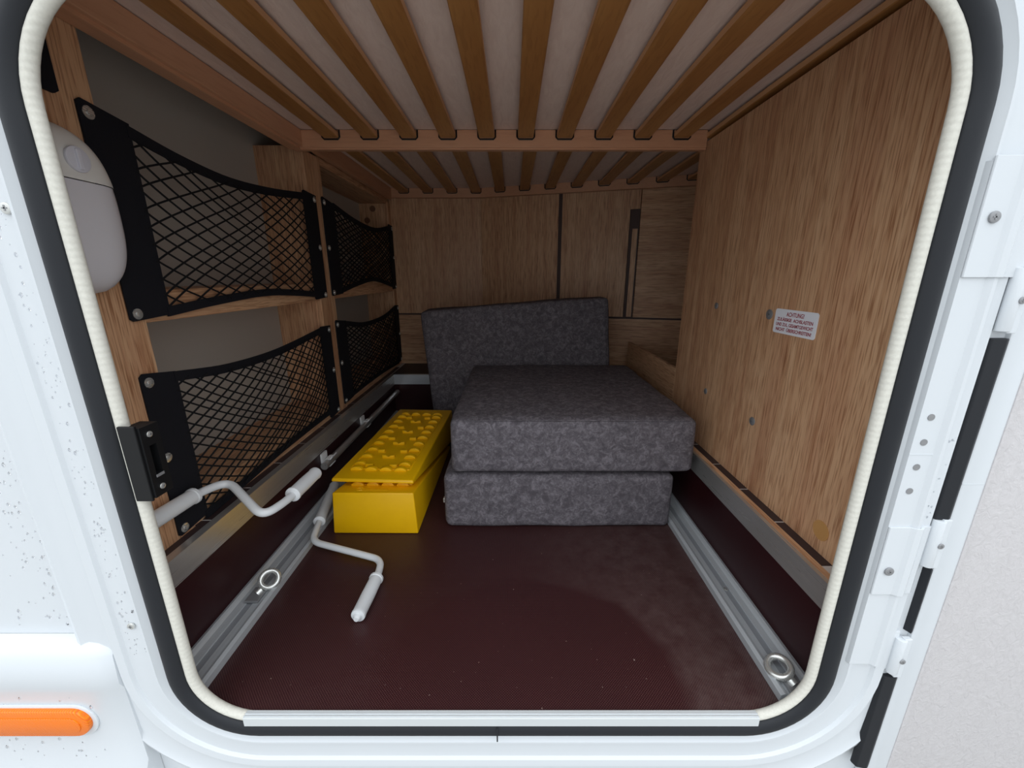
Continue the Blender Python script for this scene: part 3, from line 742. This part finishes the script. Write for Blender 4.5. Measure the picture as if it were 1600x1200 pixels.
# ------------------------------------------------------------------ cushions
def cushion(lab, lo, hi, seed, r=0.022):
    t = thing('foam_cushion', lab, 'cushion', ((lo[0] + hi[0]) / 2, (lo[1] + hi[1]) / 2, lo[2]))
    obj('cover', rounded_block(lo, hi, r, 18, 0.004, 0.004, seed), 'velour', t, True)
    return t
c1 = cushion('bottom grey velour foam cushion lying flat on the floor', (-0.219, 1.132, 0.001), (0.5185, 1.90, 0.190), 1)
obj('zip_pull', box((-0.226, 1.160, 0.078), (-0.221, 1.172, 0.094), 0.001), 'steel', c1)
c2 = cushion('top grey velour foam cushion stacked on another one', (-0.190, 1.122, 0.202), (0.566, 1.90, 0.382), 2)
obj('seam', tube([(-0.165, 1.1275, 0.376), (0.1, 1.1235, 0.3805), (0.54, 1.1265, 0.3775)], 0.0016, 6), 'velour', c2, True)
c3 = thing('foam_cushion', 'dark grey velour foam cushion standing upright behind the flat pair', 'cushion', (-0.405, 1.955, 0.006))
o = obj('cover', rounded_block((0, 0, 0), (0.925, 0.165, 0.628), 0.022, 18, 0.004, 0.004, 3), 'velour', c3, True, True)
c3.rotation_euler = (math.radians(-1.0), math.radians(-4.3), 0)

# ------------------------------------------------------------------ yellow levelling ramps
RL, RW, RH, RH0 = 0.66, 0.272, 0.143, 0.012
def ramp_h(y): return RH0 + (RH - RH0) * (1 - y / RL)
def make_ramp(lab):
    t = thing('levelling_ramp', lab, 'ramp', (0, 0, 0), 'yellow plastic levelling ramps')
    bm = bmesh.new(); tp = 0.008
    def q(x, y, z): return bm.verts.new((x, y, z))
    hw = RW / 2
    b_ = [q(-hw, 0, 0), q(hw, 0, 0), q(hw, RL, 0), q(-hw, RL, 0)]
    tt = [q(-hw + tp, 0.006, RH), q(hw - tp, 0.006, RH), q(hw - tp * 0.3, RL, RH0), q(-hw + tp * 0.3, RL, RH0)]
    bm.faces.new(b_[::-1]); bm.faces.new(tt)
    for k in range(4): bm.faces.new((b_[k], b_[(k + 1) % 4], tt[(k + 1) % 4], tt[k]))
    bmesh.ops.recalc_face_normals(bm, faces=bm.faces)
    bmesh.ops.bevel(bm, geom=list(bm.edges), offset=0.0045, segments=3, affect='EDGES', profile=0.5)
    obj('body', bm, 'yellow_plastic', t, True, True)
    ang = math.atan2(RH0 - RH, RL)
    M = lambda x, y: Matrix.Translation((x, y, ramp_h(y))) @ Matrix.Rotation(ang, 4, 'X')
    def on(o, x, y): o.matrix_local = M(x, y); return o
    def loc(name, bm): return obj(name, bm, 'yellow_plastic', t, True, True)
    # raised frame around the tread
    fr_ = box((-0.104, -0.250, -0.001), (-0.100, 0.262, 0.003), 0.001); add_box(fr_, (0.100, -0.250, -0.001), (0.104, 0.262, 0.003), 0.001)
    add_box(fr_, (-0.104, -0.254, -0.001), (-0.050, -0.250, 0.003), 0.001); add_box(fr_, (0.050, -0.254, -0.001), (0.104, -0.250, 0.003), 0.001)
    add_box(fr_, (-0.104, 0.262, -0.001), (0.104, 0.266, 0.003), 0.001)
    on(loc('tread_frame', fr_), 0, 0.335)
    dome = [(0.021 * math.cos(math.radians(a)), 0.0145 * math.sin(math.radians(a))) for a in range(0, 181, 22)]
    sd = loc('stud', prism(dome, 1, -0.008, 0.008, 0.0015)); sr = loc('stud', box((-0.013, -0.007, -0.001), (0.013, 0.007, 0.011), 0.0015))
    sm = loc('stud', prism([(-0.022, 0), (-0.022, 0.011), (-0.010, 0.011), (0, 0.004), (0.010, 0.011), (0.022, 0.011), (0.022, 0)], 1, -0.006, 0.006, 0.001))
    first = {id(sd): True, id(sr): True, id(sm): True}
    def put(s_, x, y):
        if first.pop(id(s_), False): on(s_, x, y)
        else: on(copy_part(s_, t), x, y)
    for i in range(9):
        y = 0.115 + 0.056 * i
        for sx in (-1, 1): put(sd, sx * 0.078, y)
        if i % 2 == 0:
            for sx in (-1, 1): put(sr, sx * 0.042, y + 0.012)
        elif True: put(sm, 0, y)
    for x in (-0.075, -0.025, 0.025, 0.075): put(sd, x, 0.080)
    for x in (-0.075, -0.025, 0.025, 0.075): put(sd, x, 0.600)
    # raised emblem at the tall end
    em = bmesh.new(); add_tube(em, [(0.028 * math.cos(a) * 0.45 - 0.052, 0.012 * math.sin(a), 0.001) for a in [math.radians(40 + 28 * k) for k in range(11)]], 0.0016, 6)
    add_box(em, (-0.035, -0.010, 0), (0.040, -0.007, 0.002))
    for k in range(6): add_box(em, (-0.030 + 0.012 * k, -0.004, 0), (-0.024 + 0.012 * k, 0.008, 0.0016))
    on(loc('emblem', em), 0, 0.040)
    return t
r1 = make_ramp('lower yellow levelling ramp on the floor, tall end facing the hatch')
r1.location = (-0.437, 1.104, 0.0005); r1.rotation_euler = (0, 0, math.radians(-0.4))
r2 = bpy.data.objects.new('levelling_ramp', None); C.objects.link(r2)
for ch in list(r1.children):
    c = ch.copy(); C.objects.link(c); c.parent = r2
tag(r2, 'upper yellow levelling ramp with studded tread, turned round on the lower ramp', 'ramp', 'yellow plastic levelling ramps')
slope = math.atan2(RH - RH0, RL)
mt = Matrix.Translation((-0.452, 1.152, 0.1545)) @ Matrix.Rotation(math.radians(-3.0), 4, 'Z') @ Matrix.Rotation(-slope + 0.012, 4, 'X') @ Matrix.Translation((0, RL, 0)) @ Matrix.Rotation(math.pi, 4, 'Z')
r2.matrix_world = mt; r2.location = mt.to_translation(); r2.rotation_euler = mt.to_euler()

# ------------------------------------------------------------------ cranks, pole, clips
def crank(lab, pts, sleeve, grip, loc):
    """pts: centre line of the bent tube; sleeve/grip: (start, end) of the two fat plastic sleeves"""
    t = thing('hand_crank', lab, 'crank', loc)
    obj('tube', tube(smooth_path(pts, 0.045, 8), 0.0095, 14), 'crank_white', t, True)
    for nm, (a, b_) in (('sleeve', sleeve), ('grip', grip)):
        a, b_ = Vector(a), Vector(b_); L = (b_ - a).length; d = (b_ - a) / L
        prof = [(0, 0.0145), (0.003, 0.0185), (0.009, 0.0185), (0.011, 0.0165), (L * 0.5, 0.0172), (L - 0.010, 0.0165), (L - 0.006, 0.0175), (L - 0.001, 0.0165), (L, 0.012)]
        s_ = obj(nm, tube([a + d * p[0] for p in prof], 0.01, 20, [p[1] for p in prof]), 'crank_white', t, True)
        if nm == 'grip':
            e = obj('end_pin', tube([b_ - d * 0.002, b_ + d * 0.006, b_ + d * 0.010], 0.008, 16, [0.009, 0.009, 0.006]), 'crank_white', s_, True); e.location = (0, 0, 0)
    return t
crank('white crank lying on the floor in front of the yellow ramps', [(-0.668, 1.34, 0.0395), (-0.6125, 1.085, 0.0385), (-0.598, 1.020, 0.034), (-0.372, 0.960, 0.0185), (-0.362, 0.900, 0.0185), (-0.366, 0.775, 0.0185)],
      ((-0.618, 1.110, 0.0390), (-0.668, 1.34, 0.0395)), ((-0.363, 0.893, 0.0188), (-0.367, 0.765, 0.0188)), (-0.37, 0.90, 0.0))
crank('white crank leaning over the ledge in front of the lower net', [(-0.716, 0.604, 0.332), (-0.712, 0.800, 0.325), (-0.690, 0.870, 0.318), (-0.556, 0.775, 0.283), (-0.540, 0.840, 0.280), (-0.540, 0.990, 0.277)],
      ((-0.712, 0.795, 0.325), (-0.716, 0.612, 0.332)), ((-0.540, 0.868, 0.280), (-0.540, 0.990, 0.277)), (-0.715, 0.61, 0.33))
tag(obj('aluminium_pole', tube([(-0.676, 1.30, 0.137), (-0.676, 2.25, 0.140)], 0.013, 18), 'aluminium', None, True), 'grey aluminium pole held in white clips along the kerb', 'pole')
for y, lab in ((1.345, 'white spring clip holding the near end of the pole'), (1.735, 'white spring clip further along the pole')):
    t = thing('pole_clip', lab, 'clip', (-0.69, y, 0.15))
    arc = [(-0.676 + 0.0165 * math.cos(math.radians(a)), 0.138 + 0.0165 * math.sin(math.radians(a))) for a in range(60, 331, 18)]
    inn = [(-0.676 + 0.0138 * math.cos(math.radians(a)), 0.138 + 0.0138 * math.sin(math.radians(a))) for a in range(330, 59, -18)]
    obj('clasp', prism(arc + inn, 1, y - 0.018, y + 0.018), 'clip_white', t)
    obj('base', box((-0.6995, y - 0.020, 0.118), (-0.6915, y + 0.020, 0.172), 0.001), 'clip_white', t)
    obj('lip', prism([(-0.668, 0.152), (-0.664, 0.150), (-0.654, 0.162), (-0.657, 0.165)], 1, y - 0.018, y + 0.018), 'clip_white', t)
